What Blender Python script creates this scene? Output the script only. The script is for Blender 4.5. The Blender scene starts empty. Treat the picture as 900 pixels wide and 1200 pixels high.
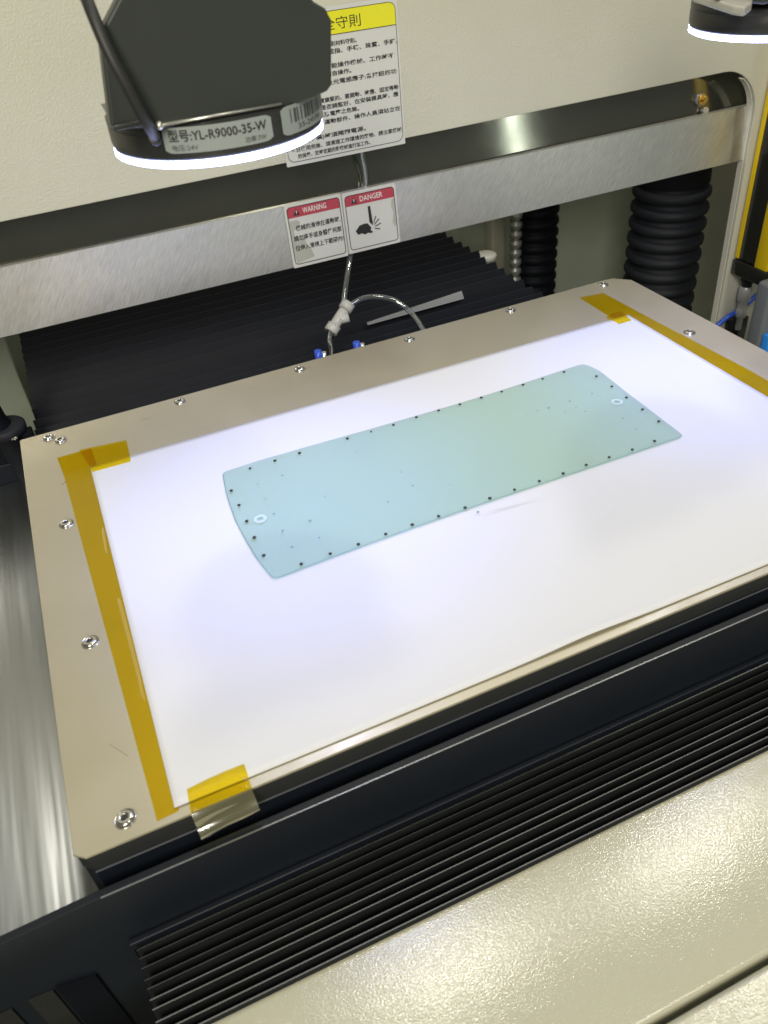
import bpy, bmesh, math, random
from mathutils import Vector, Matrix, Euler
PI = math.pi
R = math.radians
random.seed(7)
S = bpy.context.scene
COL = S.collection

# ------------------------------------------------------------------ camera
CAM_ROT = Euler((0.89837693, 0.08172924, -0.41086808), 'XYZ')
CAM_LOC = Vector((0.03077608, -0.52396753, 0.3160883))
FPX = 937.08
cd = bpy.data.cameras.new('camera')
cam = bpy.data.objects.new('camera', cd); COL.objects.link(cam)
cam.location = CAM_LOC; cam.rotation_euler = CAM_ROT
cd.sensor_fit = 'VERTICAL'; cd.sensor_height = 24.0; cd.lens = FPX / 1200 * 24.0
cd.clip_start = 0.01; cd.clip_end = 30
cd.dof.use_dof = True; cd.dof.focus_distance = 0.60; cd.dof.aperture_fstop = 10.5
S.camera = cam
RM = CAM_ROT.to_matrix()

# ------------------------------------------------------------------ measuring helpers: where a sight line meets a real plane
def ray(u, v):
    return RM @ Vector(((u - 450) / FPX, -(v - 600) / FPX, -1.0))
def onz(u, v, z=0.0):
    d = ray(u, v); return CAM_LOC + d * ((z - CAM_LOC.z) / d.z)
def ony(u, v, y):
    d = ray(u, v); return CAM_LOC + d * ((y - CAM_LOC.y) / d.y)

# ------------------------------------------------------------------ world, lamps, exposure
w = bpy.data.worlds.new('World'); S.world = w; w.use_nodes = True
bg = w.node_tree.nodes['Background']
bg.inputs[0].default_value = (0.95, 1.0, 0.88, 1); bg.inputs[1].default_value = 0.10

def area(name, loc, target, sx, sy, power, color):
    l = bpy.data.lights.new(name, 'AREA'); l.shape = 'RECTANGLE'; l.size = sx; l.size_y = sy
    l.energy = power; l.color = color
    o = bpy.data.objects.new(name, l); COL.objects.link(o); o.location = loc
    d = (Vector(target) - Vector(loc)); o.rotation_euler = d.to_track_quat('-Z', 'Y').to_euler()
    return o
WARM = (1.0, 0.95, 0.80)
area('ceiling_lamp', (-0.8, -1.9, 1.35), (0.1, 0.1, 0.1), 0.5, 1.2, 37, WARM)
area('ceiling_lamp', (0.7, -1.3, 2.1), (0.3, -0.2, 0.0), 0.12, 1.4, 12, WARM)
# added light behind the camera, mirrored as a streak in the upper steel band
def mirror_dir(u, v, nrm):
    d = ray(u, v).normalized(); return d - 2*d.dot(nrm)*nrm
nb = Vector((0, -.0970, .0206)).normalized()
rd = mirror_dir(607, 168, nb); pb = Vector((.478, .227, .104))
area('streak_light', pb + rd*2.4, pb, 0.035, 1.3, 1.6, (.92,1.0,.92))
# lamps over the machine, mirrored in the glossy base cover
for u_, v_, e_ in ((485, 1088, 3.4), (785, 940, 4.0)):
    p_ = onz(u_, v_, -.07); d_ = ray(u_, v_); d_.z = -d_.z
    area('overhead_lamp', p_ + d_*(1.57/d_.z), p_, 0.12, 0.10, e_, (1.0,.96,.82))
S.view_settings.view_transform = 'Standard'
S.view_settings.look = 'None'
S.view_settings.gamma = 1.0
S.view_settings.exposure = 0.25
S.render.engine = 'CYCLES'
S.cycles.transparent_max_bounces = 24
S.cycles.max_bounces = 8

# ------------------------------------------------------------------ object helpers
def tag(o, label=None, cat=None, group=None, kind=None):
    if label: o['label'] = label
    if cat: o['category'] = cat
    if group: o['group'] = group
    if kind: o['kind'] = kind
    return o
def empty(name, loc, label, cat, group=None):
    o = bpy.data.objects.new(name, None); COL.objects.link(o); o.location = loc
    o.empty_display_size = 0.02
    return tag(o, label, cat, group)

class MB:
    def __init__(s): s.bm = bmesh.new()
    def _face(s, vs, mi=0, smooth=False):
        try:
            f = s.bm.faces.new(vs); f.material_index = mi; f.smooth = smooth; return f
        except ValueError: return None
    def box(s, x0, x1, y0, y1, z0, z1, bev=0.0, seg=2, mi=0):
        b = bmesh.new()
        bmesh.ops.create_cube(b, size=1.0)
        for v in b.verts:
            v.co = Vector(((x0+x1)/2 + v.co.x*(x1-x0), (y0+y1)/2 + v.co.y*(y1-y0), (z0+z1)/2 + v.co.z*(z1-z0)))
        if bev: bmesh.ops.bevel(b, geom=b.edges[:], offset=bev, segments=seg, affect='EDGES', profile=0.5)
        for f in b.faces: f.material_index = mi; f.smooth = bool(bev)
        s.merge(b); return s
    def merge(s, b):
        m = bpy.data.meshes.new('tmp'); b.to_mesh(m); b.free(); s.bm.from_mesh(m); bpy.data.meshes.remove(m)
    def prism(s, pts, ext, mi=0, bev=0.0, seg=2):
        """pts: planar 3D outline; ext: extrusion vector"""
        b = bmesh.new(); ext = Vector(ext)
        lo = [b.verts.new(Vector(p)) for p in pts]; hi = [b.verts.new(Vector(p) + ext) for p in pts]
        n = len(pts)
        f0 = b.faces.new(lo); f1 = b.faces.new(hi[::-1])
        for i in range(n): b.faces.new((lo[i], hi[i], hi[(i+1) % n], lo[(i+1) % n]))
        bmesh.ops.recalc_face_normals(b, faces=b.faces[:])
        if bev:
            es = [e for e in b.edges if (f0 in e.link_faces or f1 in e.link_faces)]
            bmesh.ops.bevel(b, geom=es, offset=bev, segments=seg, affect='EDGES', profile=0.5)
        bmesh.ops.triangulate(b, faces=[f for f in b.faces if len(f.verts) > 4])
        for f in b.faces: f.material_index = mi
        s.merge(b); return s
    def lathe(s, prof, c=(0,0,0), n=48, mi=0, a0=0.0, a1=2*PI, smooth=True, cap=False):
        full = abs((a1 - a0) - 2*PI) < 1e-6
        c = Vector(c); rings = []
        m = n if full else n + 1
        for r, z in prof:
            if r < 1e-7: rings.append([s.bm.verts.new(c + Vector((0, 0, z)))]); continue
            rings.append([s.bm.verts.new(c + Vector((r*math.cos(a0+(a1-a0)*i/n), r*math.sin(a0+(a1-a0)*i/n), z))) for i in range(m)])
        for A, B in zip(rings, rings[1:]):
            for i in range(n):
                j = (i+1) % m
                if len(A) == 1 and len(B) == 1: continue
                if len(A) == 1: s._face((A[0], B[i], B[j]), mi, smooth)
                elif len(B) == 1: s._face((A[i], A[j], B[0]), mi, smooth)
                else: s._face((A[i], A[j], B[j], B[i]), mi, smooth)
        return s
    def tube(s, path, r, n=12, mi=0, caps=True):
        P = [Vector(p) for p in path]; prev = None; rings = []
        for i, p in enumerate(P):
            t = (P[min(i+1, len(P)-1)] - P[max(i-1, 0)]).normalized()
            if prev is None:
                a = Vector((0,0,1)) if abs(t.z) < .9 else Vector((1,0,0)); nrm = t.cross(a).normalized()
            else: nrm = (prev - t*prev.dot(t)).normalized()
            prev = nrm; bi = t.cross(nrm)
            rr = r[i] if isinstance(r, (list, tuple)) else r
            rings.append([s.bm.verts.new(p + (nrm*math.cos(2*PI*k/n) + bi*math.sin(2*PI*k/n))*rr) for k in range(n)])
        for A, B in zip(rings, rings[1:]):
            for k in range(n): s._face((A[k], A[(k+1) % n], B[(k+1) % n], B[k]), mi, True)
        if caps: s._face(rings[0][::-1], mi); s._face(rings[-1], mi)
        return s
    def build(s, name, mats, parent=None, recalc=True, loc=None):
        if recalc: bmesh.ops.recalc_face_normals(s.bm, faces=s.bm.faces[:])
        m = bpy.data.meshes.new(name); s.bm.to_mesh(m); s.bm.free()
        if not isinstance(mats, (list, tuple)): mats = [mats]
        for x in mats: m.materials.append(x)
        o = bpy.data.objects.new(name, m); COL.objects.link(o)
        if parent is not None:
            o.parent = parent
            off = parent.matrix_world.translation if parent.type != 'EMPTY' else parent.location
            o.location = -parent.location if parent.parent is None else Vector((0,0,0))
        if loc: o.location = loc
        return o
def smooth_path(pts, n=10):
    P = [Vector(p) for p in pts]; out = []
    for i in range(len(P)-1):
        p0, p1, p2, p3 = P[max(i-1,0)], P[i], P[i+1], P[min(i+2, len(P)-1)]
        for k in range(n):
            t = k/n
            out.append(0.5*((2*p1) + (p2-p0)*t + (2*p0-5*p1+4*p2-p3)*t*t + (-p0+3*p1-3*p2+p3)*t**3))
    out.append(P[-1]); return out

# ------------------------------------------------------------------ materials
def mat(name, col, rough=0.5, metal=0.0, bump=None, var=None, coat=0.0, spec=0.5, rvar=None, aniso=0.0, stretch=None, rot=None):
    m = bpy.data.materials.new(name); m.use_nodes = True
    nt = m.node_tree; p = nt.nodes['Principled BSDF']; L = nt.links.new
    p.inputs['Base Color'].default_value = (*col, 1); p.inputs['Roughness'].default_value = rough
    p.inputs['Metallic'].default_value = metal; p.inputs['Specular IOR Level'].default_value = spec
    if coat: p.inputs['Coat Weight'].default_value = coat; p.inputs['Coat Roughness'].default_value = 0.12
    tc = nt.nodes.new('ShaderNodeTexCoord'); mp = nt.nodes.new('ShaderNodeMapping'); L(tc.outputs['Object'], mp.inputs[0])
    if stretch: mp.inputs['Scale'].default_value = stretch
    if rot is not None:
        vr = nt.nodes.new('ShaderNodeVectorRotate'); vr.rotation_type = 'Y_AXIS'; vr.inputs['Angle'].default_value = rot
        L(tc.outputs['Object'], vr.inputs[0]); L(vr.outputs[0], mp.inputs[0])
    def noise(sc, det=4, rg=0.6):
        n = nt.nodes.new('ShaderNodeTexNoise'); n.inputs['Scale'].default_value = sc
        n.inputs['Detail'].default_value = det; n.inputs['Roughness'].default_value = rg; L(mp.outputs[0], n.inputs['Vector']); return n
    if var:   # (scale, amount, [color2])
        n = noise(var[0]); rp = nt.nodes.new('ShaderNodeMapRange'); rp.inputs[1].default_value = .3; rp.inputs[2].default_value = .7
        L(n.outputs[0], rp.inputs[0]); mx = nt.nodes.new('ShaderNodeMix'); mx.data_type = 'RGBA'
        c2 = var[2] if len(var) > 2 else tuple(c*(1-var[1]) for c in col)
        mx.inputs[6].default_value = (*col, 1); mx.inputs[7].default_value = (*c2, 1)
        L(rp.outputs[0], mx.inputs[0]); L(mx.outputs[2], p.inputs['Base Color'])
    if rvar:  # (scale, lo, hi)
        n = noise(rvar[0]); rp = nt.nodes.new('ShaderNodeMapRange'); rp.inputs[1].default_value = .3; rp.inputs[2].default_value = .7
        rp.inputs[3].default_value = rvar[1]; rp.inputs[4].default_value = rvar[2]; L(n.outputs[0], rp.inputs[0]); L(rp.outputs[0], p.inputs['Roughness'])
    if bump:  # (scale, strength, distance)
        n = noise(bump[0], 2, .5); b = nt.nodes.new('ShaderNodeBump'); b.inputs['Strength'].default_value = bump[1]
        b.inputs['Distance'].default_value = bump[2]; L(n.outputs[0], b.inputs['Height']); L(b.outputs[0], p.inputs['Normal'])
    return m
def emit(name, col, st):
    m = bpy.data.materials.new(name); m.use_nodes = True; nt = m.node_tree; nt.nodes.clear()
    e = nt.nodes.new('ShaderNodeEmission'); e.inputs[0].default_value = (*col, 1); e.inputs[1].default_value = st
    o = nt.nodes.new('ShaderNodeOutputMaterial'); nt.links.new(e.outputs[0], o.inputs[0]); return m
def film(name, tint, gloss=0.08, rough=0.1, diffuse=None, dw=0.0, bump=None):
    m = bpy.data.materials.new(name); m.use_nodes = True; nt = m.node_tree; nt.nodes.clear(); L = nt.links.new
    t = nt.nodes.new('ShaderNodeBsdfTransparent'); t.inputs[0].default_value = (*tint, 1)
    g = nt.nodes.new('ShaderNodeBsdfGlossy'); g.inputs[0].default_value = (1,1,1,1); g.inputs['Roughness'].default_value = rough
    if bump:
        tc = nt.nodes.new('ShaderNodeTexCoord'); n = nt.nodes.new('ShaderNodeTexNoise'); n.inputs['Scale'].default_value = bump[0]
        L(tc.outputs['Object'], n.inputs['Vector']); b = nt.nodes.new('ShaderNodeBump'); b.inputs['Strength'].default_value = bump[1]
        b.inputs['Distance'].default_value = bump[2]; L(n.outputs[0], b.inputs['Height']); L(b.outputs[0], g.inputs['Normal'])
    src = t
    if dw:
        d = nt.nodes.new('ShaderNodeBsdfDiffuse'); d.inputs[0].default_value = (*diffuse, 1)
        ms = nt.nodes.new('ShaderNodeMixShader'); ms.inputs[0].default_value = dw; L(t.outputs[0], ms.inputs[1]); L(d.outputs[0], ms.inputs[2]); src = ms
    fr = nt.nodes.new('ShaderNodeFresnel'); fr.inputs[0].default_value = 1.45
    mu = nt.nodes.new('ShaderNodeMath'); mu.operation = 'MULTIPLY'; mu.inputs[1].default_value = gloss/0.08; mu.use_clamp = True; L(fr.outputs[0], mu.inputs[0])
    ge = nt.nodes.new('ShaderNodeNewGeometry'); iv = nt.nodes.new('ShaderNodeMath'); iv.operation = 'SUBTRACT'; iv.inputs[0].default_value = 1; L(ge.outputs['Backfacing'], iv.inputs[1])
    m2 = nt.nodes.new('ShaderNodeMath'); m2.operation = 'MULTIPLY'; L(mu.outputs[0], m2.inputs[0]); L(iv.outputs[0], m2.inputs[1])
    mx = nt.nodes.new('ShaderNodeMixShader'); L(m2.outputs[0], mx.inputs[0]); L(src.outputs[0], mx.inputs[1]); L(g.outputs[0], mx.inputs[2])
    o = nt.nodes.new('ShaderNodeOutputMaterial'); L(mx.outputs[0], o.inputs[0]); return m

M = {}
M['cream'] = mat('cream_paint', (.60,.588,.485), .42, bump=(520,.5,.0012), var=(7,.05))
M['cream_rough'] = mat('textured_cream_paint', (.49,.475,.365), .16, bump=(1080,1.0,.00014), var=(9,.05), spec=1.0, coat=.0)
M['cream_lit_edge'] = mat('cream_lit_edge', (.70,.68,.58), .4)  # paler cream paints the light on the opening's edge
M['steel_bar'] = mat('brushed_steel_bar', (.93,.92,.89), .36, .92, bump=(900,.14,.0005), rvar=(60,.32,.42), var=(1000,.26), stretch=(1,1,.08), rot=R(-35))
M['steel_band'] = mat('dark_ground_steel', (.24,.24,.20), .08, .9, rvar=(9,.06,.12), var=(8,.2))
M['sheet'] = mat('stainless_side_sheet', (.36,.37,.38), .34, 1.0, bump=(60,.6,.0013), rvar=(60,.28,.44), stretch=(1.4,.06,1))
M['plate'] = mat('anodised_tan_plate', (.50,.455,.34), .40, .6, bump=(900,.12,.0002), var=(5,.10), rvar=(30,.36,.5))
M['black'] = mat('black_anodised', (.008,.011,.018), .45, 0.0, spec=.35, var=(12,.25), bump=(700,.08,.0002))
M['black_side'] = mat('dark_grey_side', (.024,.025,.027), .5, 0.0, var=(20,.2), spec=.25)
M['black_edge'] = mat('edge_highlight_and_collar', (.30,.31,.34), .3, .6)  # paints highlights along black edges, also used for the hex collar
M['fabric'] = mat('bellows_fabric', (.003,.004,.008), .6, bump=(1200,.2,.0003), var=(30,.3), spec=.22)
M['fabric_highlight'] = mat('bellows_soft_highlight', (.045,.047,.052), .5)  # ridge light painted in as a paler grey
M['fabric_dim_highlight'] = mat('rear_fold_highlight', (.016,.018,.024), .6, spec=.25)  # faint ridge light painted in for the rear folds
M['fold_highlight'] = mat('bellows_fold_highlight', (.17,.17,.175), .4)  # stronger ridge light painted in for the nearer folds
M['fabric_front'] = mat('front_bellows_fabric', (.012,.013,.015), .65, var=(30,.3), spec=.2)
M['rubber'] = mat('black_rubber', (.010,.012,.018), .68, bump=(500,.12,.0003), var=(25,.3))
M['wall'] = mat('cavity_green_grey', (.46,.50,.40), .5, var=(4,.25), bump=(200,.1,.0004))
M['wall_side'] = mat('cavity_warm_grey', (.52,.50,.40), .5, var=(6,.2))
M['paper'] = mat('white_paper', (.65,.65,.66), .9, bump=(14,.10,.0012), var=(6,.02), spec=.06)
M['pencil'] = mat('faint_grey_mark', (.58,.56,.55), .7)
M['screw'] = mat('screw_steel', (.62,.60,.56), .22, 1.0)
M['socket'] = mat('socket_dark', (.03,.03,.03), .5)
M['ring_body'] = mat('grey_black_aluminium', (.040,.041,.041), .36, .3, var=(40,.15))
M['bracket'] = mat('dark_green_grey_bracket', (.046,.053,.048), .42, .25, var=(22,.12), bump=(30,.05,.0004))
M['diffuser'] = emit('led_diffuser', (.50,.57,1.0), 13)
M['bright_metal'] = mat('bright_metal', (.72,.71,.66), .3, .8)
M['dull_metal'] = mat('dull_metal', (.36,.36,.34), .42, .7)
M['lightgrey'] = mat('light_grey_cast', (.55,.54,.49), .35, .2, var=(60,.1))
M['label'] = mat('silver_grey_label', (.30,.33,.33), .4)
M['ink'] = mat('black_ink', (.02,.02,.02), .5)
M['ink_soft'] = mat('faded_grey_ink', (.06,.065,.06), .5)
M['sticker'] = mat('sticker_white', (.66,.66,.62), .35, var=(20,.05))
M['stain'] = mat('worn_sticker_grey', (.47,.47,.41), .5, var=(60,.1))
M['yellow'] = mat('sign_yellow', (.80,.76,.02), .35)
M['red'] = mat('sign_red', (.50,.06,.09), .35, var=(60,.15))
M['white_ink'] = mat('white_ink', (.75,.72,.68), .4)
M['tape'] = film('amber_film_tape', (.978,.900,.27), .055, .12, bump=(60,.3,.0006))
M['tape_gloss'] = film('amber_film_tape_loose', (.86,.80,.40), .7, .12, (.20,.18,.07), .42)
M['curtain_yellow'] = mat('safety_yellow', (.85,.60,.01), .3)
M['curtain_black'] = mat('curtain_window', (.02,.02,.018), .15)
M['bubble'] = film('air_under_tape', (.99,.96,.80), .2, .25, (.80,.66,.10), .14)
M['clear'] = film('clear_plastic_tube', (.80,.84,.84), .5, .08, (.5,.55,.55), .10)
M['white_plastic'] = mat('white_plastic', (.62,.61,.55), .35)
M['blue'] = mat('blue_plastic', (.03,.10,.62), .3)
M['skyblue'] = mat('sky_blue_plastic', (.03,.26,.75), .35)
M['brass'] = mat('brass', (.75,.52,.15), .25, 1.0)
M['grey_panel'] = mat('grey_blue_panel', (.14,.15,.16), .45)
M['strip'] = mat('grey_strip', (.42,.43,.44), .4)
M['olive'] = mat('dull_olive_panel', (.018,.018,.016), .5)
M['board'] = film('translucent_green_board', (.872,.948,.910), .16, .16, (.42,.60,.52), .06)
M['board_edge'] = mat('board_edge', (.16,.30,.27), .4)
M['board_mark'] = film('board_pale_mark', (.97,.99,1.0), .08, .2, (.75,.85,.85), .5)

# ------------------------------------------------------------------ text and rounded shapes
def text_mesh(body, size, stretch=1.0, bold=0.0, width=None):
    c = bpy.data.curves.new('t', 'FONT'); c.body = body; c.size = size; c.offset = bold; c.resolution_u = 2
    c.align_x = 'LEFT'
    o = bpy.data.objects.new('t', c); COL.objects.link(o)
    dg = bpy.context.evaluated_depsgraph_get(); dg.update()
    m = bpy.data.meshes.new_from_object(o.evaluated_get(dg)); bpy.data.objects.remove(o)
    vs = [v.co.copy() for v in m.vertices]; fs = [tuple(p.vertices) for p in m.polygons]; bpy.data.meshes.remove(m)
    if vs:
        x0 = min(v.x for v in vs); x1 = max(v.x for v in vs)
        k = width/(x1-x0) if width else stretch
        for v in vs: v.x = (v.x - x0)*k
    return vs, fs
def put_text(name, body, mapf, size, material, parent, width=None, bold=0.0, stretch=1.0):
    vs, fs = text_mesh(body, size, stretch, bold, width)
    m = bpy.data.meshes.new(name); m.from_pydata([mapf(v.x, v.y) for v in vs], [], fs); m.materials.append(material)
    o = bpy.data.objects.new(name, m); COL.objects.link(o); o.parent = parent; o.location = -parent.location
    return o
def rrect(x0, x1, z0, z1, r, n=6, corners=(1,1,1,1)):
    pts = []
    for (cx, cz, a), on in zip(((x1-r, z1-r, 0), (x0+r, z1-r, 90), (x0+r, z0+r, 180), (x1-r, z0+r, 270)), corners):
        if not on:
            pts.append({0:(x1,z1), 90:(x0,z1), 180:(x0,z0), 270:(x1,z0)}[a]); continue
        for k in range(n+1):
            t = R(a + 90*k/n); pts.append((cx + r*math.cos(t), cz + r*math.sin(t)))
    return pts
def flat_y(pts, y): return [(x, y, z) for x, z in pts]
def frame_y(name, x0, x1, z0, z1, r, t, y, material, parent):
    a = rrect(x0, x1, z0, z1, r); b = rrect(x0+t, x1-t, z0+t, z1-t, max(r-t, .0004))
    n = len(a); m = bpy.data.meshes.new(name)
    m.from_pydata(flat_y(a, y) + flat_y(b, y), [], [(i, (i+1) % n, n+(i+1) % n, n+i) for i in range(n)]); m.materials.append(material)
    o = bpy.data.objects.new(name, m); COL.objects.link(o); o.parent = parent; o.location = -parent.location; return o

# ================================================================== STRUCTURE OF THE MACHINE
# cavity behind the gantry
YB = 0.56
MB().box(-.9, 1.02, YB, YB+.02, -.45, .6).build('back_wall', M['wall']) ; tag(bpy.data.objects['back_wall'], kind='structure')
MB().box(.99, 1.01, .235, YB-.003, -.45, .6).build('side_wall', M['wall_side']); tag(bpy.data.objects['side_wall'], kind='structure')
MB().box(-.9, 1.6, -.60, YB-.003, -.47, -.453).build('cavity_floor', M['wall']); tag(bpy.data.objects['cavity_floor'], kind='structure')
MB().box(-.42, -.40, .235, YB-.003, -.45, .6).build('side_wall', M['wall']).__setitem__('kind', 'structure')

# front cover of the gantry: cream sheet with a wide round-cornered opening
YP = .200
cover = empty('machine_cover', (.3, YP, .12), 'cream painted sheet cover with a wide round cornered opening above the worktable', 'machine cover')
z_t, xr, rc = .1228, .7705, .052
outl = [(-.75, .9), (-.75, -.45), (-.30, -.45), (-.30, z_t-.03)]
outl += [(-.30 + .03*(1-math.cos(R(a))), z_t-.03+.03*math.sin(R(a))) for a in (30, 60, 90)]
for k in range(0, 13):
    a = R(90 - 90*k/12); outl.append((xr-rc + rc*math.cos(a)*1.0, z_t+.004-rc + rc*math.sin(a)))
outl += [(xr+.008, -.45), (1.5, -.45), (1.5, .9)]
MB().prism(flat_y(outl, YP), (0, .0035, 0), bev=.0007).build('sheet_panel', M['cream'], cover)
# folded lip with edge light painted in, down the right side of the opening
def arc_pts(off):
    return [(xr-rc + (rc-off)*math.cos(R(90-90*k/12)), z_t+.004-rc + (rc-off)*math.sin(R(90-90*k/12))) for k in range(13)]
lo_, li_ = arc_pts(-.0002), arc_pts(.0011)
path_o = lo_[5:] + [(xr+.0082, -.44)]; path_i = li_[5:] + [(xr+.0069, -.44)]
MB().prism(flat_y(path_o + path_i[::-1], YP+.0037), (0, .0075, 0)).build('folded_lip', M['cream_lit_edge'], cover)

# cross beam: dark upper band leaning back + bright lower bar standing in front of it
beam = empty('cross_beam', (.3, .22, .06), 'long steel beam across the opening with a dark upper band and bright brushed lower bar', 'steel beam')
MB().prism([(-.38, .2215, .078), (-.38, .2421, .175), (-.38, .2500, .1735), (-.38, .2295, .0763)], (1.36, 0, 0)).build('upper_band', M['steel_band'], beam)
MB().prism([(-.38,.2050,.0295),(-.38,.2088,.0862),(-.38,.2150,.0862),(-.38,.2150,.0295)], (1.36,0,0), bev=.0005).build('lower_bar', M['steel_bar'], beam)
MB().box(-.38, .98, .2080, .2092, .0861, .0867).build('bar_edge', M['bright_metal'], beam)
# brass fitting on the band
n_band = Vector((0, -.0970, .0206)).normalized()
def on_band(u, v):
    d = ray(u, v); p0 = Vector((0, .2215, .078)); t = (p0 - CAM_LOC).dot(n_band)/d.dot(n_band); return CAM_LOC + d*t
c0 = on_band(819, 117)
m = MB(); m.tube([c0 - n_band*.001, c0 + n_band*.004], .0068, 6); fit = m.build('hex_collar', M['black_edge'], beam)
m = MB(); m.tube([c0 + n_band*.003, c0 + n_band*.007], .0052, 16); m.tube([c0 + n_band*.0068, c0 + n_band*.011], .0028, 12); m.build('brass_nipple', M['brass'], beam)
c1 = on_band(823, 130)
m = MB(); m.tube([c1, c1 + n_band*.006], .0035, 12); m.build('grease_cap', M['bright_metal'], beam)

# ------------------------------------------------------------------ fixture plate on the table
PX0, PX1, PY0, PY1 = -.0449, .5112, -.3022, .0718
plate = empty('fixture_plate', ((PX0+PX1)/2, (PY0+PY1)/2, 0), 'tan anodised metal plate with countersunk screws round its rim lying on the black table', 'fixture plate')
out = [(PX0+.0045, PY0), (PX1-.01, PY0), (PX1, PY0+.01), (PX1, PY1-.014), (PX1-.012, PY1-.001), (PX1-.020, PY1), (PX0+.0015, PY1), (PX0, PY1-.0015), (PX0, PY0+.0035)]
MB().prism([(x, y, 0) for x, y in out], (0, 0, -.0016), bev=.0003).build('top_sheet', M['plate'], plate)
sc_pts = [(.079,.0628), (.1805,.0618), (.2816,.0610), (.3832,.0628), (.4831,.0629), (.4836,-.0553), (.4836,-.174), (-.0238,.0632), (-.0157,.0543), (-.0227,-.0565), (-.0219,-.1742), (-.0214,-.2918)]
def screw_mesh():
    m = MB()
    m.lathe([(.0050,-.0004), (.0050,.00035), (.0046,.00045), (.0043,.0001)], n=32)
    m.lathe([(.0040,.0001), (.0039,.0009), (.0031,.0015), (.0018,.0016), (.0017,.0012)], n=32)
    return m
def place(o, parent, x, y, z):
    o.parent = parent; o.location = Vector((x, y, z)) - parent.location
s0 = screw_mesh().build('screw', M['screw']); 
g0 = MB().lathe([(.0044,.00018), (.0038,.00018)], n=32).lathe([(0,.0010), (.0017,.0010)], n=6).build('hex_socket', M['socket'])
g0.parent = s0; g0.location = (0,0,0)
for i, (x, y) in enumerate(sc_pts):
    if i == 0: s, g = s0, g0
    else:
        s = s0.copy(); COL.objects.link(s); g = g0.copy(); COL.objects.link(g); g.parent = s
    place(s, plate, x, y, 0.0002); s.rotation_euler = (R(random.uniform(-3,3)), R(random.uniform(-3,3)), random.uniform(0, 3))
# scuffs on the plate
for (u, v, du, dv) in ((352,434,12,-4), (166,492,10,-2), (72,568,6,-4), (128,872,22,14)):
    a = onz(u, v, .00008); c = onz(u+du, v+dv, .00008); d = (c-a).normalized().cross(Vector((0,0,1)))*(.0003 if du < 20 else .00012)
    m = bpy.data.meshes.new('scuff'); m.from_pydata([a-d*.3, a+d, c+d*.3, c-d], [], [(0,1,2,3)]); m.materials.append(M['ink_soft'])
    o = bpy.data.objects.new('scuff', m); COL.objects.link(o); o.parent = plate; o.location = -plate.location

# ------------------------------------------------------------------ black table under the plate
table = empty('machine_table', ((PX0+PX1)/2, (PY0+PY1)/2, -.05), 'black anodised table block carrying the tan plate', 'machine table')
o2 = [(PX0+.0050, PY0+.0006), (PX1-.01, PY0+.0006), (PX1-.001, PY0+.01), (PX1-.001, PY1-.014), (PX1-.020, PY1-.001), (PX0+.0012, PY1-.001), (PX0+.0008, PY0+.0045)]
MB().prism([(x, y, -.0018) for x, y in o2], (0, 0, -.0104), bev=.0004).build('support_board', M['black_side'], table)
MB().prism([(x+.0005 if x < 0 else x, y+(-.0006 if y < -.2 else -.002), -.0124) for x, y in o2], (0, 0, -.05), bev=.0006).build('table_block', M['black'], table)

MB().box(PX0+.0052, PX1-.012, PY0-.0004, PY0+.0001, -.0130, -.0127).build('edge_highlight', M['black_edge'], table)  # pale strip paints the highlight along the block's top edge
# front cover bar with a pale strip painting the light on its top edge
YC = -.3125
def cz(u, v): return ony(u, v, YC)
ztop = cz(400, 930).z; zbot = cz(150, 1100).z
bar = empty('front_cover_bar', (.2, YC, -.04), 'black sheet cover bar running across the front of the table above the folded bellows', 'cover bar')
xl = -.33
# a gentle bend downwards towards the left end
L0 = ony(0, 1107, YC); L1 = cz(118, 1052)
xcorner = cz(150, 1100).x
front = [(xl, ony(0,1107,YC).z-.018), (L0.x, L0.z), (L1.x, ztop), (.75, ztop), (.75, zbot-.012), (xcorner, zbot-.012), (xcorner+.0005, -.30), (xl, -.30)]
MB().prism(flat_y(front, YC), (0, .004, 0), bev=.0005).build('cover_sheet', M['black'], bar)
MB().box(L1.x, .75, YC-.0004, YC+.0002, ztop-.0003, ztop+.00005).build('edge_highlight', M['black_edge'], bar)
MB().box(xcorner, .75, YC-.0035, YC-.0003, zbot-.0022, zbot, bev=.0005).build('clamp_strip', M['black'], bar)
for (u0, v0, u1, v1) in ((33,1171,62,1159), (-6,1190,14,1181)):
    p, q = cz(u0, v0), cz(u1, v1)
    MB().prism([(p.x, YC-.0002, p.z), (q.x, YC-.0002, q.z), (q.x+.0005, YC-.0002, -.2), (p.x+.0005, YC-.0002, -.2)], (0, -.0008, 0)).build('grey_tab', M['olive'], bar)
p = cz(65, 1155); q = cz(112, 1140)
MB().prism([(p.x, YC-.0002, p.z), (q.x, YC-.0002, q.z), (q.x+.002, YC-.0002, -.2), (p.x+.002, YC-.0002, -.2)], (0, -.0014, 0)).build('dark_tab', M['fabric'], bar)

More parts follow.
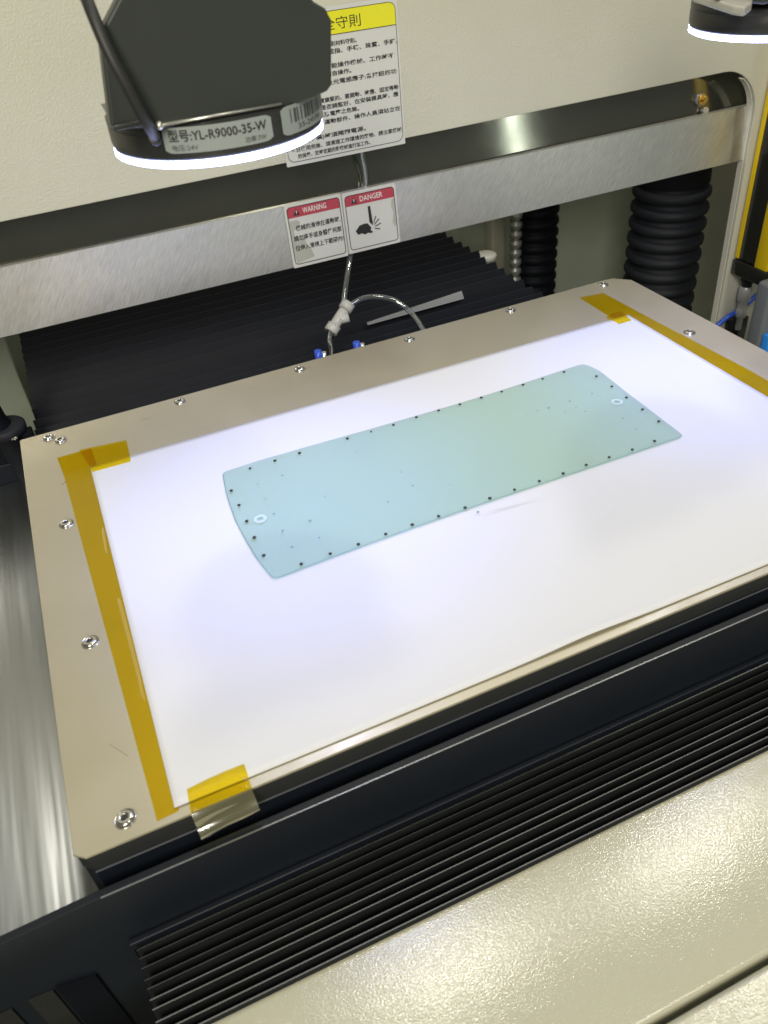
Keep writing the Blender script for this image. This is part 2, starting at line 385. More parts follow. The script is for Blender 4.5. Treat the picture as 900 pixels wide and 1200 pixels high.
# folded bellows in front: one part per fold
def fold(x0, x1, yr, pitch, zr, depth, flat):
    """one fold of a way cover: a ridge with a narrow flat edge, both flanks, both ends"""
    m = MB(); h = pitch*.5
    prof = [(yr-h*.98, zr-depth), (yr-flat, zr-flat*.3), (yr-flat*.5, zr), (yr+flat*.5, zr), (yr+flat, zr-flat*.3), (yr+h*.98, zr-depth)]
    A = [m.bm.verts.new((x0, y, z)) for y, z in prof]; B = [m.bm.verts.new((x1, y, z)) for y, z in prof]
    for i in range(len(prof)-1): m._face((A[i], B[i], B[i+1], A[i+1]), 1 if i in (1,2,3) else 0)
    m._face(A[::-1]); m._face(B); m._face((A[0], A[-1], B[-1], B[0]))
    return m
ZF = -.066
fb = empty('front_bellows', (.2, -.335, ZF-.01), 'black folded way cover bellows squeezed between the cover bar and the cream base', 'bellows')
ys = [onz(320, v, ZF).y for v in (1041, 1051, 1064, 1078, 1090, 1103, 1116, 1131, 1145, 1157)]
for i, y in enumerate(ys):
    lm = M['fabric_highlight'] if i < 5 else M['fold_highlight']  # painted ridge highlight, brighter on the nearer folds
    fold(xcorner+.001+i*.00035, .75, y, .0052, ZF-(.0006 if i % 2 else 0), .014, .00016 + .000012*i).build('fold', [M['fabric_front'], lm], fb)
MB().box(xcorner, .75, -.372, YC-.001, ZF-.0175, ZF-.0145).build('backing_sheet', M['fabric'], fb)

# rear bellows behind the table
rb = empty('rear_bellows', (.22, .3, -.07), 'black folded way cover bellows stretched out behind the table under the beam', 'bellows')
y = .085; i = 0
while y < .54:
    fold(-.0445 + random.uniform(-.0008,.0008), .501 + random.uniform(-.002,.002), y, .0215, -.058 + random.uniform(-.0008,.0008), .014, .0005).build('fold', [M['fabric'], M['fabric_dim_highlight']], rb)
    y += .0213; i += 1
MB().box(-.043, .499, .07, .548, -.0765, -.0735).build('backing_sheet', M['fabric'], rb)

# cream base in front
ZB = -.070
yb0 = onz(243, 1200, ZB).y; yb1 = onz(900, 872, ZB).y; ye = (yb0+yb1)/2
yc = (onz(770,1200,ZB).y + onz(900,1125,ZB).y)/2
base = empty('machine_base_cover', (.2, ye-.05, ZB), 'textured cream painted base cover in the near right corner with a long panel seam', 'base cover')
MB().box(-.6, 1.0, yc+.0022, ye, ZB-.03, ZB, bev=.0022, seg=4).build('upper_panel', M['cream_rough'], base)
MB().box(-.6, 1.0, -.85, yc-.0008, ZB-.032, ZB-.0006, bev=.0030, seg=4).build('lower_panel', M['cream_rough'], base)

# stainless side sheet left of the table
ZS = -.078
ysh = onz(15, 565, ZS).y
side = MB().box(-.45, -.0415, YC+.006, ysh, ZS-.02, ZS, bev=.001).build('side_sheet', M['sheet'])
tag(side, 'brushed stainless sheet with long light streaks left of the table', 'metal sheet')

# ================================================================== PAPER, BOARD, TAPES
pc = [onz(106,548), onz(736,369.5), None, onz(205,948)]
# front right corner = crossing of the front and right paper edges
a, b_, c_, d_ = pc[3], onz(900,662), pc[1], onz(900,466)
def cross2(p, q, r, s):
    x1,y1,x2,y2,x3,y3,x4,y4 = p.x,p.y,q.x,q.y,r.x,r.y,s.x,s.y
    D = (x1-x2)*(y3-y4)-(y1-y2)*(x3-x4)
    return Vector((((x1*y2-y1*x2)*(x3-x4)-(x1-x2)*(x3*y4-y3*x4))/D, ((x1*y2-y1*x2)*(y3-y4)-(y1-y2)*(x3*y4-y3*x4))/D, 0))
pc[2] = cross2(a, b_, c_, d_)
m = bpy.data.meshes.new('paper_sheet'); vs = []; fs = []; NX, NY = 120, 60
lift_c = onz(690, 745)
for j in range(NY+1):
    for i in range(NX+1):
        s, t = i/NX, j/NY
        p = (pc[0]*(1-s)+pc[1]*s)*(1-t) + (pc[3]*(1-s)+pc[2]*s)*t
        d = ((p.x-lift_c.x)/.028)**2; e = max(0, 1-(p.y-pc[3].y-.001)/.02)
        z = .00055 + .0011*math.exp(-d)*e**2 + .0005*max(0, 1-(p.y-pc[3].y)/.006)**2 + .00015*math.sin(p.x*21+p.y*9)*math.sin(p.y*17)
        vs.append((p.x, p.y + .0004*math.exp(-d)*e**2, max(z, .0004)))
for j in range(NY):
    for i in range(NX):
        k = j*(NX+1)+i; fs.append((k, k+NX+1, k+NX+2, k+1))
m.from_pydata(vs, [], fs); m.materials.append(M['paper']); m.shade_smooth()
paper = bpy.data.objects.new('paper_sheet', m); COL.objects.link(paper)
sm = paper.modifiers.new('thickness', 'SOLIDIFY'); sm.thickness = .00018; sm.offset = -1
tag(paper, 'large white sheet of paper taped over the tan plate', 'paper')

for px in ([(563,606),(600,594),(636,583),(600,594.8)], [(566,601),(590,595),(612,589),(590,595.6)]):
    q = [onz(u, v, .00085) for u, v in px]
    m = bpy.data.meshes.new('faint_scratch'); m.from_pydata(q, [], [(0,1,2,3)]); m.materials.append(M['pencil'])
    o = bpy.data.objects.new('faint_scratch', m); COL.objects.link(o); o.parent = paper
random.seed(11)
dust0 = MB().lathe([(0,.0001),(.0003,0)], n=6).build('dust_speck', M['pencil'])
for i in range(46):
    o = dust0 if i == 0 else dust0.copy()
    if i: COL.objects.link(o)
    s_, t_ = random.uniform(.03,.97), random.uniform(.05,.93)
    p = (pc[0]*(1-s_)+pc[1]*s_)*(1-t_) + (pc[3]*(1-s_)+pc[2]*s_)*t_
    o.parent = paper; o.location = (p.x, p.y, .00085); k = random.uniform(.5,1.5); o.scale = (k, k*random.uniform(.5,1), 1)
# translucent board with pin dots
board = empty('translucent_board', (.23, -.113, .001), 'translucent blue green board with bowed ends and black rim dots', 'board')
bp_px = [(260.5,557),(262,554),(266,552),(303,540),(345,528),(387,516),(430,504),(475,491),(520,478),(570,463),(620,447),(650,437),(678,428),(684,427),(691,429),(703,435),(717,446),(737,462),(757,477),(778,493),(797,507.5),(799.5,510),(797,512.5),(760,525),(700,545),(640,565),(560,592),(480,620),(400,649),(360,664),(330,675.5),(323,677.5),(318,676),(308,664),(299,652),(287,632),(275,609),(266,583)]
zb = .0010
bpts = [onz(u, v, zb+.0010) for u, v in bp_px]
for p in bpts: p.z = zb
MB().prism(bpts, (0, 0, .0010)).build('board_body', [M['board']], board)
# edge rim: thin darker green line all the way round
cen = Vector((.23, -.113, 0)); n = len(bpts)
inn = []
for i, p in enumerate(bpts):
    t = (bpts[(i+1) % n] - bpts[i-1]).normalized(); nn = Vector((-t.y, t.x, 0))
    if nn.dot(cen - p) < 0: nn = -nn
    inn.append(p + nn*.00045)
m = bpy.data.meshes.new('board_rim')
V = [(p.x, p.y, zb+.00106) for p in bpts] + [(p.x, p.y, zb+.00106) for p in inn]
m.from_pydata(V, [], [(i, (i+1) % n, n+(i+1) % n, n+i) for i in range(n)]); m.materials.append(M['board_edge'])
o = bpy.data.objects.new('board_rim', m); COL.objects.link(o); o.parent = board; o.location = -board.location
hp = [(293,549),(322,540),(351,531),(407,514),(435,506),(461,498),(488,489),(514,481),(539,474),(564,466),(588,459),(613,451),(636,444),(661,436),(699,441),(717,453),(734,466),(753,480),(772,494),(767,517),(741,527),(714,536),(687,545),(660,555),(632,564),(603,574),(574,584),(545,595),(514,605),(483,615),(452,626),(420,638),(387,649),(353,661),(309,651),(298,630),(289,611),(280,592),(271,575)]
pin0 = MB().lathe([(0,.0005),(.0010,.0005),(.0012,.0002),(.0012,0)], n=12).build('pin', M['ink'])
for i, (u, v) in enumerate(hp):
    o = pin0 if i == 0 else pin0.copy()
    if i: COL.objects.link(o)
    p = onz(u, v, zb+.0010); place(o, board, p.x, p.y, zb+.0010)
    k = random.uniform(.85, 1.05); 
    if i == 4: k = .6
    o.scale = (k, k, 1)
spk = [(302,567),(311,584),(321,602),(331,622),(342,641),(331,557),(363,610),(374,630),(617,486),(630,481),(662,483),(675,477),(686,482),(694,461),(730,490),(745,503),(668,470),(643,478),(418,530),(470,553),(527,568),(560,600),(500,545),(484,569),(455,588),(381,582)]
sp0 = MB().lathe([(0,.0002),(.0008,.0002),(.0009,0)], n=10).build('speck', M['board_edge'])
for i, (u, v) in enumerate(spk):
    o = sp0 if i == 0 else sp0.copy()
    if i: COL.objects.link(o)
    p = onz(u, v, zb+.0010); place(o, board, p.x, p.y, zb+.0010); k = random.uniform(.5, .95); o.scale = (k*1.2, k, 1)
r0 = MB().lathe([(.0022,.0001),(.0042,.0001)], n=28).build('ring_mark', M['board_mark'])
r1 = r0.copy(); COL.objects.link(r1)
for o, (u, v) in ((r0, (305,608)), (r1, (723,471))):
    p = onz(u, v, zb+.0010); place(o, board, p.x, p.y, zb+.0010)

# tapes
def tape(name, poly, z, label, th=.00006, material=None, **kw):
    o = MB().prism([(x, y, z) for x, y in poly], (0, 0, th)).build(name, material or M['tape'])
    tag(o, label, 'tape', **kw); return o
tape('amber_tape', [(-.0205,.0300),(.0042,.0300),(.0052,.0050),(.0030,-.15),(.0013,-.2985),(-.0087,-.2992),(-.0135,-.15),(-.0182,.0)], .00006, 'long amber film tape along the left edge of the white paper')
tape('amber_tape', [(-.0040,.0310),(.0302,.0262),(.0285,-.0048),(.0011,-.0042),(.0005,.004)], .00080, 'short amber tape over the back left corner of the paper')
tape('amber_tape', [(.4490,.0520),(.4725,.0480),(.4745,-.02),(.4790,-.12),(.4800,-.2),(.4810,-.3),(.4650,-.3),(.4600,-.16),(.4590,-.02),(.4480,.0060)], .00006, 'long amber film tape along the right edge of the white paper')
tape('amber_tape', [(.4440,.0045),(.4560,.0085),(.4615,.0060),(.4580,-.0125),(.4455,-.0125)], .00080, 'small amber tape square over the back right corner of the paper')
TP = [o for o in bpy.data.objects if o.name.startswith('amber_tape')]
def bubble(par, px):
    q = [onz(u, v, .00016) for u, v in px]
    MB().prism(q, (0,0,.00005)).build('trapped_bubble', M['bubble'], None); o = bpy.context.scene.collection.objects[-1]; o.parent = par
bubble(TP[0], [(119,617),(122,620),(125,640),(126,651),(123,646),(120,630)])
bubble(TP[0], [(137,700),(141,702),(152,742),(164,790),(170,822),(166,818),(156,775),(144,730)])
# front tape: flat on the paper, then curling over the plate edge
ft = empty('amber_tape', (.02, -.30, 0), 'short amber tape folded from the front paper edge down over the black table side', 'tape')
def fp(u, v, z=.0009):
    return onz(u, v, z)
A, B = fp(219,925), fp(286,895)
C_, D_ = Vector((.0060,-.3026,.0010)), Vector((.0338,-.3030,.0010))
m = MB(); rows = []
mid1 = [A.lerp(B, t) + Vector((0, .0006*math.sin(t*PI), 0)) for t in [k/12 for k in range(13)]]
rows.append(mid1)
rows.append([A.lerp(C_, .5).lerp(B.lerp(D_, .5), k/12) for k in range(13)])
rows.append([C_.lerp(D_, k/12) for k in range(13)])
grid = [[m.bm.verts.new(p) for p in r] for r in rows]
for r0_, r1_ in zip(grid, grid[1:]):
    for k in range(12): m._face((r0_[k], r0_[k+1], r1_[k+1], r1_[k]), 0, True)
m.build('flat_part', M['tape'], ft).modifiers.new('thickness','SOLIDIFY').thickness = .00006
m = MB(); rows = [[C_.lerp(D_, k/12) for k in range(13)]]
for t in (.15,.3,.45,.6,.75,.9,1.0):
    row = []
    for k in range(13):
        s = k/12; base_p = C_.lerp(D_, s)
        drop = .0125*t*(1.0 - .20*s) ; outw = .0065*math.sin(t*PI*.55)
        row.append(base_p + Vector((.0006*t, -outw - .0012*math.sin(t*9 + s*2.0), -drop + .0006*math.sin(s*5))))
    rows.append(row)
grid = [[m.bm.verts.new(p) for p in r] for r in rows]
for r0_, r1_ in zip(grid, grid[1:]):
    for k in range(12): m._face((r0_[k], r0_[k+1], r1_[k+1], r1_[k]), 0, True)
m.build('curled_end', M['tape_gloss'], ft)

# ================================================================== RING LIGHTS
def ring_light(cx, cy, z0, r, label):
    t = empty('ring_light', (cx, cy, z0), label, 'ring light', 'round ring lights hanging over the worktable')
    c = (cx, cy, z0)
    MB().lathe([(r*.45,.0035), (r*.985,.0035), (r*.99,.0045), (r,.0065), (r,.0125), (r*.992,.0129), (r*.992,.0134), (r,.0138), (r,.0165), (r*.97,.0175), (r*.50,.0175), (r*.45,.0165), (r*.45,.0035)], c, 96).build('housing', M['ring_body'], t)
    MB().lathe([(r*.47,.0034), (r*.47,.0008), (r*.55,0), (r*.95,0), (r*.992,.0010), (r*.992,.0034)], c, 96).build('diffuser', M['diffuser'], t)
    MB().lathe([(0,.0170),(r*.44,.0170),(r*.44,.0060),(r*.30,.0050),(r*.28,.0070),(0,.0070)], c, 40).build('light_block_cap', M['ring_body'], t)  # unseen cap added to stop overhead light falling through the ring
    # the directed beam of the LEDs inside the ring
    l = bpy.data.lights.new('led_beam', 'SPOT'); l.energy = SPOT; l.color = (.10, .16, 1.0); l.spot_size = R(88); l.spot_blend = .75; l.shadow_soft_size = r*.5
    o = bpy.data.objects.new('led_beam', l); COL.objects.link(o); o.parent = t; o.location = (0, 0, -.002)
    return t
SPOT = 1.0
RX, RY, RZ, RR = .1155, -.1155, .2245, .0495
ring1 = ring_light(RX, RY, RZ, RR, 'ring light with printed label and barcode under a dark bracket plate, near the top left')
ring2 = ring_light(.4660, -.1000, .2245, .0495, 'ring light cut by the top right corner, with a pale cast bracket on top')
# left one: bracket plate, rod, feet, cable, labels
YK = RY - .0385   # the plate stands on the front of the ring
bo = [(.0735,.2745),(.0855,.2865),(.1670,.2870),(.1775,.2770),(.1790,.2660),(.1765,.2390),(.1725,.2372),(.1640,.2355),(.0720,.2355),(.0692,.2400)]
def bx(u, v): p = ony(u, v, YK-.004); return (p.x, p.z)
bo = [bx(*q) for q in ((117,40),(138,0),(150,-22),(350,-30),(368,2),(382,10),(389,24),(389,100),(384,107),(366,116),(330,128),(250,141),(185,152),(150,150),(130,148),(124,100))]
MB().prism([(x, YK-.004, z) for x, z in bo], (0, .010, 0), bev=.0012, seg=3).build('bracket_plate', M['bracket'], ring1)
p0, p1 = ony(187,147,YK-.0055), ony(330,122,YK-.0055)
m = MB(); m.tube([p0, p1], .00065, 8); m.lathe([(0,-.0018),(.0013,-.0013),(.0018,0),(.0013,.0013),(0,.0018)], p0, 12); m.build('tie_rod', M['bright_metal'], ring1)
a1, a2 = ony(130,150,YK-.004), ony(160,138,YK-.004)
MB().box(a1.x+.001, a1.x+.016, YK-.0055, YK+.010, a1.z-.0012, a1.z+.0012, bev=.0006).build('foot', M['ring_body'], ring1)
a1, a2 = ony(118,122,RY), ony(133,122,RY)
MB().prism([(a1.x, RY, a1.z), (a2.x+.004, RY, a1.z+.0005), (a2.x+.004, RY, RZ+.0165), (a1.x+.002, RY, RZ+.0165)], (0, .0015, 0)).build('side_tab', M['bright_metal'], ring1)
cab = smooth_path([ony(88,-40,-.140), ony(104,5,-.158), ony(128,62,-.166), ony(155,112,-.168), ony(172,144,-.164), ony(184,162,-.150)], 8)
m = MB(); m.tube(cab, .0024, 14); cb = m.build('black_cable', M['ink'], ring1)
e = cab[-1]; m = MB(); m.tube([cab[-3], e, e + (e-cab[-3])*.6], [.0030,.0034,.0030], 14); m.build('cable_gland', M['ring_body'], ring1)
def cyl(th, z, off=.0003): a = R(th); return Vector((RX + (RR+off)*math.sin(a), RY - (RR+off)*math.cos(a), z))
def curved_label(name, t0, t1, z0, z1, tilt=0):
    m = MB(); n = 24; rows = []
    for k in range(n+1):
        th = t0 + (t1-t0)*k/n; q = min(k, n-k)/1.2; cut = .0012*(1-min(1, q))
        rows.append((m.bm.verts.new(cyl(th, z0+cut)), m.bm.verts.new(cyl(th, z1-cut))))
    for p, q in zip(rows, rows[1:]): m._face((p[0], q[0], q[1], p[1]), 0, True)
    return m.build(name, M['label'], ring1)
z0, z1 = RZ+.0068, RZ+.0170
l1 = curved_label('model_label', -40, 15, z0, z1); l2 = curved_label('barcode_label', 21, 78, z0-.0003, z1+.001)
arc = RR*R(1)
def cylmap(t_start, z): return lambda x, yv: cyl(t_start + x/arc, z + yv, .0005)
def sub_text(name, body, mp_, size, mt, par, width, bold=0.0):
    vs, fs = text_mesh(body, size, 1.0, bold, width)
    m = bpy.data.meshes.new(name); m.from_pydata([mp_(v.x, v.y) for v in vs], [], fs); m.materials.append(mt)
    o = bpy.data.objects.new(name, m); COL.objects.link(o); o.parent = par; o.location = (0,0,0); return o
sub_text('lettering', '型号:YL-R9000-35-W', cylmap(-37, RZ+.0118), .0050, M['ink'], l1, arc*49, .00008)
sub_text('lettering', '电压:24V', cylmap(-36, RZ+.0080), .0026, M['ink_soft'], l1, arc*13)
sub_text('lettering', '功率:7W', cylmap(0, RZ+.0080), .0026, M['ink_soft'], l1, arc*11)
m = MB(); th = 27
random.seed(3)
while th < 64:
    wd = random.choice((.6,1.0,1.6)); 
    q = [m.bm.verts.new(cyl(t_, z_, .0005)) for t_, z_ in ((th,RZ+.0110),(th+wd,RZ+.0110),(th+wd,RZ+.0165),(th,RZ+.0165))]; m._face(q)
    th += wd + random.choice((.8,1.4,2.0))
ob = m.build('barcode', M['ink_soft'], l2); ob.location = (0,0,0)
sub_text('lettering', '35-24VW', cylmap(32, RZ+.0080), .0030, M['ink_soft'], l2, arc*24)

# right one: pale cast bracket with a screw, dark block
def pz(u, v, z=.2455): return onz(u, v, z)
q = [pz(808,-12), pz(812,1), pz(858,16), pz(872,18), pz(880,12), pz(884,-14)]
MB().prism([(p.x, p.y, .2447) for p in q], (0,0,.0045), bev=.0012, seg=3).build('cast_bracket', M['lightgrey'], ring2)
p = pz(842, -1, .2494)
MB().lathe([(0,.0022),(.0030,.0022),(.0038,.0012),(.0038,0)], (p.x, p.y, .2493), 20).build('bracket_bolt', M['screw'], ring2)
p = pz(900, 2, .2455)
MB().box(p.x-.0075, p.x+.04, p.y-.004, p.y+.05, .2448, .285, bev=.003, seg=3).build('dark_block', M['bracket'], ring2)

# ================================================================== SIGNS
YS_ = YP - .0009
sx0, sx1, sz0, sz1 = .2345, .3500, .1212, .2365
sign = empty('safety_rules_sign', (.29, YS_, .12), 'white safety rules notice with a yellow header, stuck on the cream cover', 'sign')
MB().prism(flat_y(rrect(sx0, sx1, sz0, sz1, .0008, 2), YS_), (0, .0005, 0)).build('sign_sheet', M['sticker'], sign)
frame_y('border_line', sx0+.0022, sx1-.0018, sz0+.0030, sz1-.003, .0060, .00045, YS_-.0003, M['ink'], sign)
hz = .2167
MB().prism(flat_y(rrect(sx0+.00265, sx1-.00225, hz, sz1-.00345, .0055, 6, (1,1,0,0)), YS_-.0001), (0, -.00012, 0)).build('yellow_header', M['yellow'], sign)
MB().box(sx0+.0026, sx1-.0022, YS_-.0004, YS_-.0002, hz-.00045, hz).build('header_line', M['ink'], sign)
def signmap(x0, z0, yv=YS_-.0004): return lambda x, y_: (x0 + x, yv, z0 + y_)
put_text('title_lettering', '安全守則', signmap(.2705, .2205), .0098, M['ink'], sign, width=.0455)
rows = [(.2105,'為確保安全請詳閱下列規則材料守則。',.2390,.3108),
        (.2050,'操作人員不可佩戴戒指、手錶、珠寶、手鏈、',.2390,.3485),
        (.1945,'須經訓練或指定才能操作機械、工作時不',.2390,.3440),
        (.1887,'得隨意擅自操作。',.2640,.3035),
        (.1822,'注意機台的電源及光電感應子;各按鈕的功',.2390,.3455),
        (.1695,'模具裝配必須確實鎖緊的、要開動、時應、固定等動',.2390,.3465),
        (.1640,'作,檢查各部門是否調整好、在安裝模具時、應',.2390,.3460),
        (.1583,'關閉電源、以防電壓之危險。',.2440,.3075),
        (.1523,'在確認模具的運動部件、操作人員須站立在',.2400,.3470),
        (.1413,'停機(下裝)時須關閉電源。',.2440,.3120),
        (.1347,'每日使用完後、須清理工作環境的雜物、請注意機械',.2400,.3470),
        (.1290,'的保養、定時定期的對機械進行加工作。',.2460,.3150)]
for z, s, xa, xb in rows:
    put_text('rule_lettering', s, signmap(xa, z-.0020), .0041, M['ink'], sign, width=xb-xa, bold=.00006)

YW = .2040
def sticker(x0, x1, z0, z1, label, word):
    t = empty('warning_sticker', ((x0+x1)/2, YW, z0), label, 'sticker', 'warning stickers on the steel bar')
    MB().prism(flat_y(rrect(x0, x1, z0, z1, .0015, 3), YW-.0001), (0, -.0004, 0)).build('sticker_sheet', M['sticker'], t)
    y = YW-.00055
    hzz = z1-.0125
    MB().prism(flat_y(rrect(x0+.0026, x1-.0022, hzz, z1-.0030, .0028, 5, (1,1,0,0)), y), (0, -.0001, 0)).build('red_header', M['red'], t)
    frame_y('border_line', x0+.0022, x1-.0018, z0+.0028, z1-.0026, .0035, .0007, y-.00018, M['ink'], t)
    cxn = x0 + .0115; tri = [(cxn-.0032, hzz+.0018), (cxn+.0032, hzz+.0018), (cxn, hzz+.0078)]
    MB().prism(flat_y(tri, y-.0001), (0, -.0001, 0)).build('warning_triangle', M['ink'], t)
    MB().prism(flat_y([(cxn-.0003,hzz+.0032),(cxn+.0003,hzz+.0032),(cxn+.0005,hzz+.0060),(cxn-.0005,hzz+.0060)], y-.00025), (0,-.00005,0)).build('exclamation_mark', M['white_ink'], t)
    put_text('title_lettering', word, lambda x, v: (x0+.0175+x, y-.0003, hzz+.0027+v), .0068, M['white_ink'], t, width=.0235, bold=.0001)
    return t, y
w1, y = sticker(.2275, .2842, .0290, .0872, 'warning sticker with a red header and three lines of small black characters', 'WARNING')
for z, s, a, b in ((.0650,'機械的滑塊在運動時,',.2360,.2805), (.0560,'請勿將手或身體任何部',.2325,.2805), (.0470,'位伸入滑塊上下範圍內!',.2325,.2812)):
    put_text('rule_lettering', s, lambda x, v, a=a, z=z: (a+x, y-.0004, z+v-.002), .0053, M['ink'], w1, width=b-a, bold=.00007)
MB().prism(flat_y([(.2302,.0722),(.2385,.0722),(.2410,.0700),(.2395,.0660),(.2335,.0630),(.2340,.0560),(.2430,.0545),(.2440,.0480),(.2480,.0430),(.2500,.0360),(.2320,.0330),(.2302,.0400)], YW-.00052), (0,-.00003,0)).build('worn_patch', M['stain'], w1)
w2, y = sticker(.2850, .3402, .0300, .0862, 'danger sticker with a red header over a hand struck by a blade', 'DANGER')
def pict(name, pts, mt='ink', dy=0): MB().prism(flat_y([(.2850+a*.001, .0300+b*.001) for a, b in pts], YW-.0008-dy), (0,-.0001,0)).build(name, M[mt], w2)
pict('blade_symbol', [(24.6,40.5),(27.2,40.5),(28.2,22.0),(24.8,25.5)])
pict('hand_symbol', [(9.5,20.0),(14.0,24.6),(19.0,25.3),(22.3,25.2),(24.0,23.2),(26.0,20.3),(25.0,18.2),(27.4,16.0),(25.4,15.2),(22.0,16.3),(19.0,15.2),(15.5,17.0),(12.0,16.2)])
for a, b, c, d in ((29,24.5,32,30),(29.5,22.5,35,27),(30,20.7,36.5,22.5),(29.5,18.9,35,17.2)):
    dx, dz = c-a, d-b; l = math.hypot(dx, dz); nx, nz = -dz/l*.45, dx/l*.45
    pict('impact_line', [(a+nx,b+nz),(c+nx,d+nz),(c-nx,d-nz),(a-nx,b-nz)])
MB().prism(flat_y([(.3350,.0725),(.3378,.0725),(.3378,.0480),(.3355,.0460),(.3340,.0510),(.3355,.0600),(.3340,.0660)], YW-.00052), (0,-.00003,0)).build('worn_patch', M['stain'], w2)

# the bar leans back slightly: so do the stickers on it
for t_ in (w1, w2):
    for c_ in t_.children_recursive:
        for v in c_.data.vertices: v.co.y += (v.co.z - .0295)*.067
# ================================================================== COLUMNS, HOSES, FITTINGS
def corrugated(name, cx, cy, r0, r1, zt, zb_, n, top_scale=1.0, smooth_top=0.0):
    prof = []; 
    if smooth_top:
        prof += [(r1*.86, zt+smooth_top), (r1*.92, zt+.002)]
    for k in range(n):
        z = zt - (zt-zb_)*k/n; h = (zt-zb_)/n
        for f, q in ((0,0),(.18,.62),(.35,.95),(.5,1.0),(.65,.95),(.82,.62)):
            prof.append((r0+(r1-r0)*q, z-h*f))
    m = MB(); m.lathe(prof, (cx, cy, 0), 56); return m
def col_axis(u, v, y): return ony(u, v, y)
cA = ony(802, 215, .30); cA2 = ony(792, 345, .30)
cylA = empty('bellows_column', (cA2.x, .30, -.3), 'large black corrugated rubber column behind the back right corner of the plate', 'bellows column')
corrugated('b', (cA.x+cA2.x)/2+.005, .335, .0385, .0505, cA.z-.008, -.30, 13, smooth_top=.09).build('rubber_boot', M['rubber'], cylA)
cB = ony(630, 290, .46)
cylB = empty('bellows_column', (cB.x, .46, -.3), 'thinner black corrugated column farther back beside the rear bellows', 'bellows column')
corrugated('b', cB.x, .47, .0285, .0345, .05, -.36, 25).build('rubber_boot', M['fabric'], cylB)
# metal beads added in place of highlights on its left scallops
rr = ony(604, 285, .44)
spn = []
for k in range(40):
    z = .06 - k*.0131; spn += [(.0045, z), (.0085, z-.003), (.0092, z-.0065), (.0085, z-.010)]
sp = MB().lathe(spn, (rr.x, .44, 0), 20).build('scallop_highlights', M['dull_metal']); tag(sp, 'metal beads standing in for lit scallops on the left side of the thin black column', 'highlight beads')
ra, rb_ = ony(577, 280, .50), ony(592, 280, .50)
rail = MB().box(ra.x, rb_.x, .50, .52, -.40, .10, bev=.002).build('guide_rail', M['wall_side']); tag(rail, 'dull grey upright rail at the back of the machine cavity', 'rail')
pd = onz(566, 300, -.066)
dsk = MB().lathe([(0,.003),(.010,.0028),(.013,.0015),(.0135,0),(.0135,-.004),(.006,-.006),(.006,-.03)], (pd.x+.004, pd.y+.0, -.066), 40).build('white_cap', M['white_plastic']); tag(dsk, 'round white cap at the right edge of the rear bellows', 'cap')
# left: dark boot and round foot next to the back left corner
lb = ony(4, 478, .115)
boot = empty('rubber_boot', (-.0905, .13, -.05), 'dark rubber boot with a round flange at the back left corner of the plate', 'rubber boot')
pf = onz(8, 500, -.026)
MB().lathe([(0,.0045),(.0155,.0045),(.017,.003),(.017,0),(.0165,-.004),(.010,-.006),(.010,-.05)], (pf.x-.002, pf.y+.004, -.030), 36).build('round_flange', M['rubber'], boot)
MB().lathe([(.0, .038),(.010,.037),(.0105,.030),(.0118,.012),(.014,.0048)], (pf.x-.010, pf.y+.006, -.030), 28).build('boot_cone', M['fabric'], boot)
pg = onz(17, 514.5, -.031)
MB().lathe([(0,.0012),(.0022,.0008),(.003,0)], (pg.x, pg.y, -.0302), 14).build('flange_glint', M['screw'], boot)  # tiny metal dome stands in for a glint of light
lbx = onz(20, 560, ZS)
lw = MB().box(-.40, -.0475, ysh+.001, ysh+.06, -.16, -.060, bev=.001).build('dark_step', M['black']); tag(lw, 'black step block behind the stainless side sheet', 'machine block')
lc = MB().box(-.16, -.060, .40, .42, -.30, .2, bev=.002).build('green_grey_plate', M['wall']); tag(lc, 'green grey upright plate left of the rear bellows under the beam', 'plate')

# clear air hose with a connector
hose = empty('air_hose', (.30, .17, -.02), 'clear plastic air hose hanging behind the stickers with a pale connector and a curved branch', 'hose')
def h(u, v, y): return ony(u, v, y)
top = smooth_path([h(421,150,.2180), h(424,182,.2180), h(428,215,.2182), h(417,262,.2182), h(411,297,.210), h(406,330,.185), h(402,358,.170)], 8)
m = MB(); m.tube(top, .0027, 14); m.build('upper_hose', M['clear'], hose)
k0, k1 = h(407,358,.168), h(389,386,.160)
m = MB(); m.tube([k0, k1], .0052, 16)
ax = (k1-k0).normalized()
m.tube([k0-ax*.003, k0+ax*.005], .0068, 18); m.tube([k1-ax*.005, k1+ax*.003], .0068, 18)
m.tube([k0.lerp(k1,.6), h(409,372,.160)], .0045, 14)
m.build('connector', M['white_plastic'], hose)
m = MB(); m.tube([k0-ax*.0034, k0-ax*.0030], .0040, 16); m.tube([k1+ax*.0031, k1+ax*.0036], .0040, 16); m.build('connector_mouth', M['socket'], hose)
low = smooth_path([h(389,384,.160), h(386,398,.150), h(388,410,.135), h(388,425,.110)], 8)
m = MB(); m.tube(low, .0026, 12); m.build('lower_hose', M['clear'], hose)
br = smooth_path([h(410,358,.166), h(425,350,.164), h(442,348,.160), h(462,352,.155), h(478,363,.145), h(490,377,.130), h(500,395,.110)], 8)
m = MB(); m.tube(br, .0027, 14); m.build('branch_hose', M['clear'], hose)
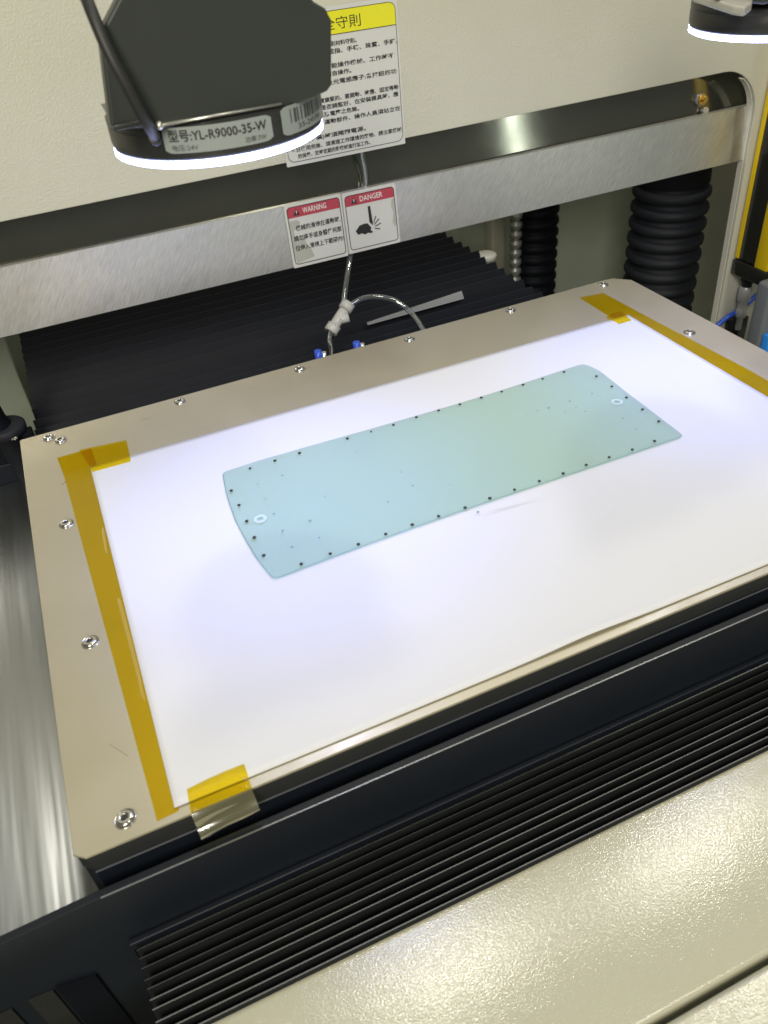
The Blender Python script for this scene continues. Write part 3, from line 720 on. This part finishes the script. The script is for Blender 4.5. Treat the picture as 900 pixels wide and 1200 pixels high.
for u, v in ((373,415), (418,405)):
    p = onz(u, v, -.012); t = empty('push_fitting', p, 'blue tipped push fitting just behind the plate, ' + ('left of the hose' if u < 400 else 'right of the hose'), 'fitting', 'blue tipped push fittings behind the plate')
    m = MB(); m.tube([p + Vector((0,.0,-.016)), p + Vector((0,.0,.0035))], .0032, 14); m.build('blue_tip', M['blue'], t)
    m = MB(); m.tube([p + Vector((.0052,.0,-.016)), p + Vector((.0052,0,.0005))], .0022, 12); m.build('metal_stub', M['bright_metal'], t)
st = [onz(430,379,-.0565), onz(541,342,-.0565), onz(543.5,350,-.0565), onz(431,381,-.0565)]
so = MB().prism(st, (0,0,.0012)).build('grey_strip', M['strip']); tag(so, 'thin grey strip tapering across the rear bellows', 'strip')

# light curtain at the right
lc_ = empty('light_curtain', (.765, .17, -.08), 'yellow and black safety light curtain standing right of the cover opening', 'light curtain')
def cx_(u, v, y=.170): return ony(u, v, y)
a, b_ = cx_(905,120), cx_(866,300,.1915); zt_, zb2 = .22, b_.z-.003
xL = b_.x; 
MB().box(xL-.0006, xL+.004, .1915, .1975, zb2, zt_, bev=.0004).build('yellow_edge', M['curtain_yellow'], lc_)
MB().box(xL, xL+.024, .1655, .1912, zb2, zt_, bev=.0004).build('black_body', M['curtain_black'], lc_)
MB().box(xL-.0004, xL+.024, .146, .1652, zb2-.002, zt_, bev=.0006).build('yellow_front', M['curtain_yellow'], lc_)
MB().box(xL-.0022, xL+.026, .144, .198, zb2-.020, zb2-.0023, bev=.001).build('end_cap', M['curtain_black'], lc_)
zz = zb2-.018; xc = xL+.0145
MB().lathe([(.0085,0),(.0085,-.010),(.0060,-.015),(.0060,-.018)], (xc, .184, zz), 24).build('cable_boot', M['rubber'], lc_)
MB().lathe([(.0062,-.018),(.0078,-.020),(.0078,-.036),(.0055,-.038),(.0055,-.048),(.0066,-.050),(.0066,-.058),(.0040,-.060),(.0040,-.076)], (xc, .184, zz), 24).build('metal_connector', M['lightgrey'], lc_)
blk = MB().box(xc-.009, xc+.018, .186, .1975, zz-.14, zz-.064, bev=.001).build('cable_clip', M['curtain_black'], lc_)
bc = smooth_path([h(838,384,.192), h(852,372,.190), h(868,362,.190), h(900,335,.192), h(925,318,.190)], 8)
m = MB(); m.tube(bc, .0030, 12); o = m.build('blue_cable', M['blue']); tag(o, 'blue cable running behind the connector under the light curtain', 'cable')
g0_, g1_ = ony(894,348,.06), ony(882,405,.06)
gp = MB().box(g0_.x+.004, g0_.x+.22, .055, .075, -.32, g0_.z+.012, bev=.004, seg=3).build('grey_post', M['grey_panel']); tag(gp, 'blurred grey post at the right edge of the frame', 'post')
sb = ony(898, 402, .05)
so = MB().box(sb.x-.003, sb.x+.03, .045, .0545, -.3, sb.z+.010, bev=.001).build('blue_block', M['skyblue']); tag(so, 'small bright blue block at the right edge beside the grey post', 'block')
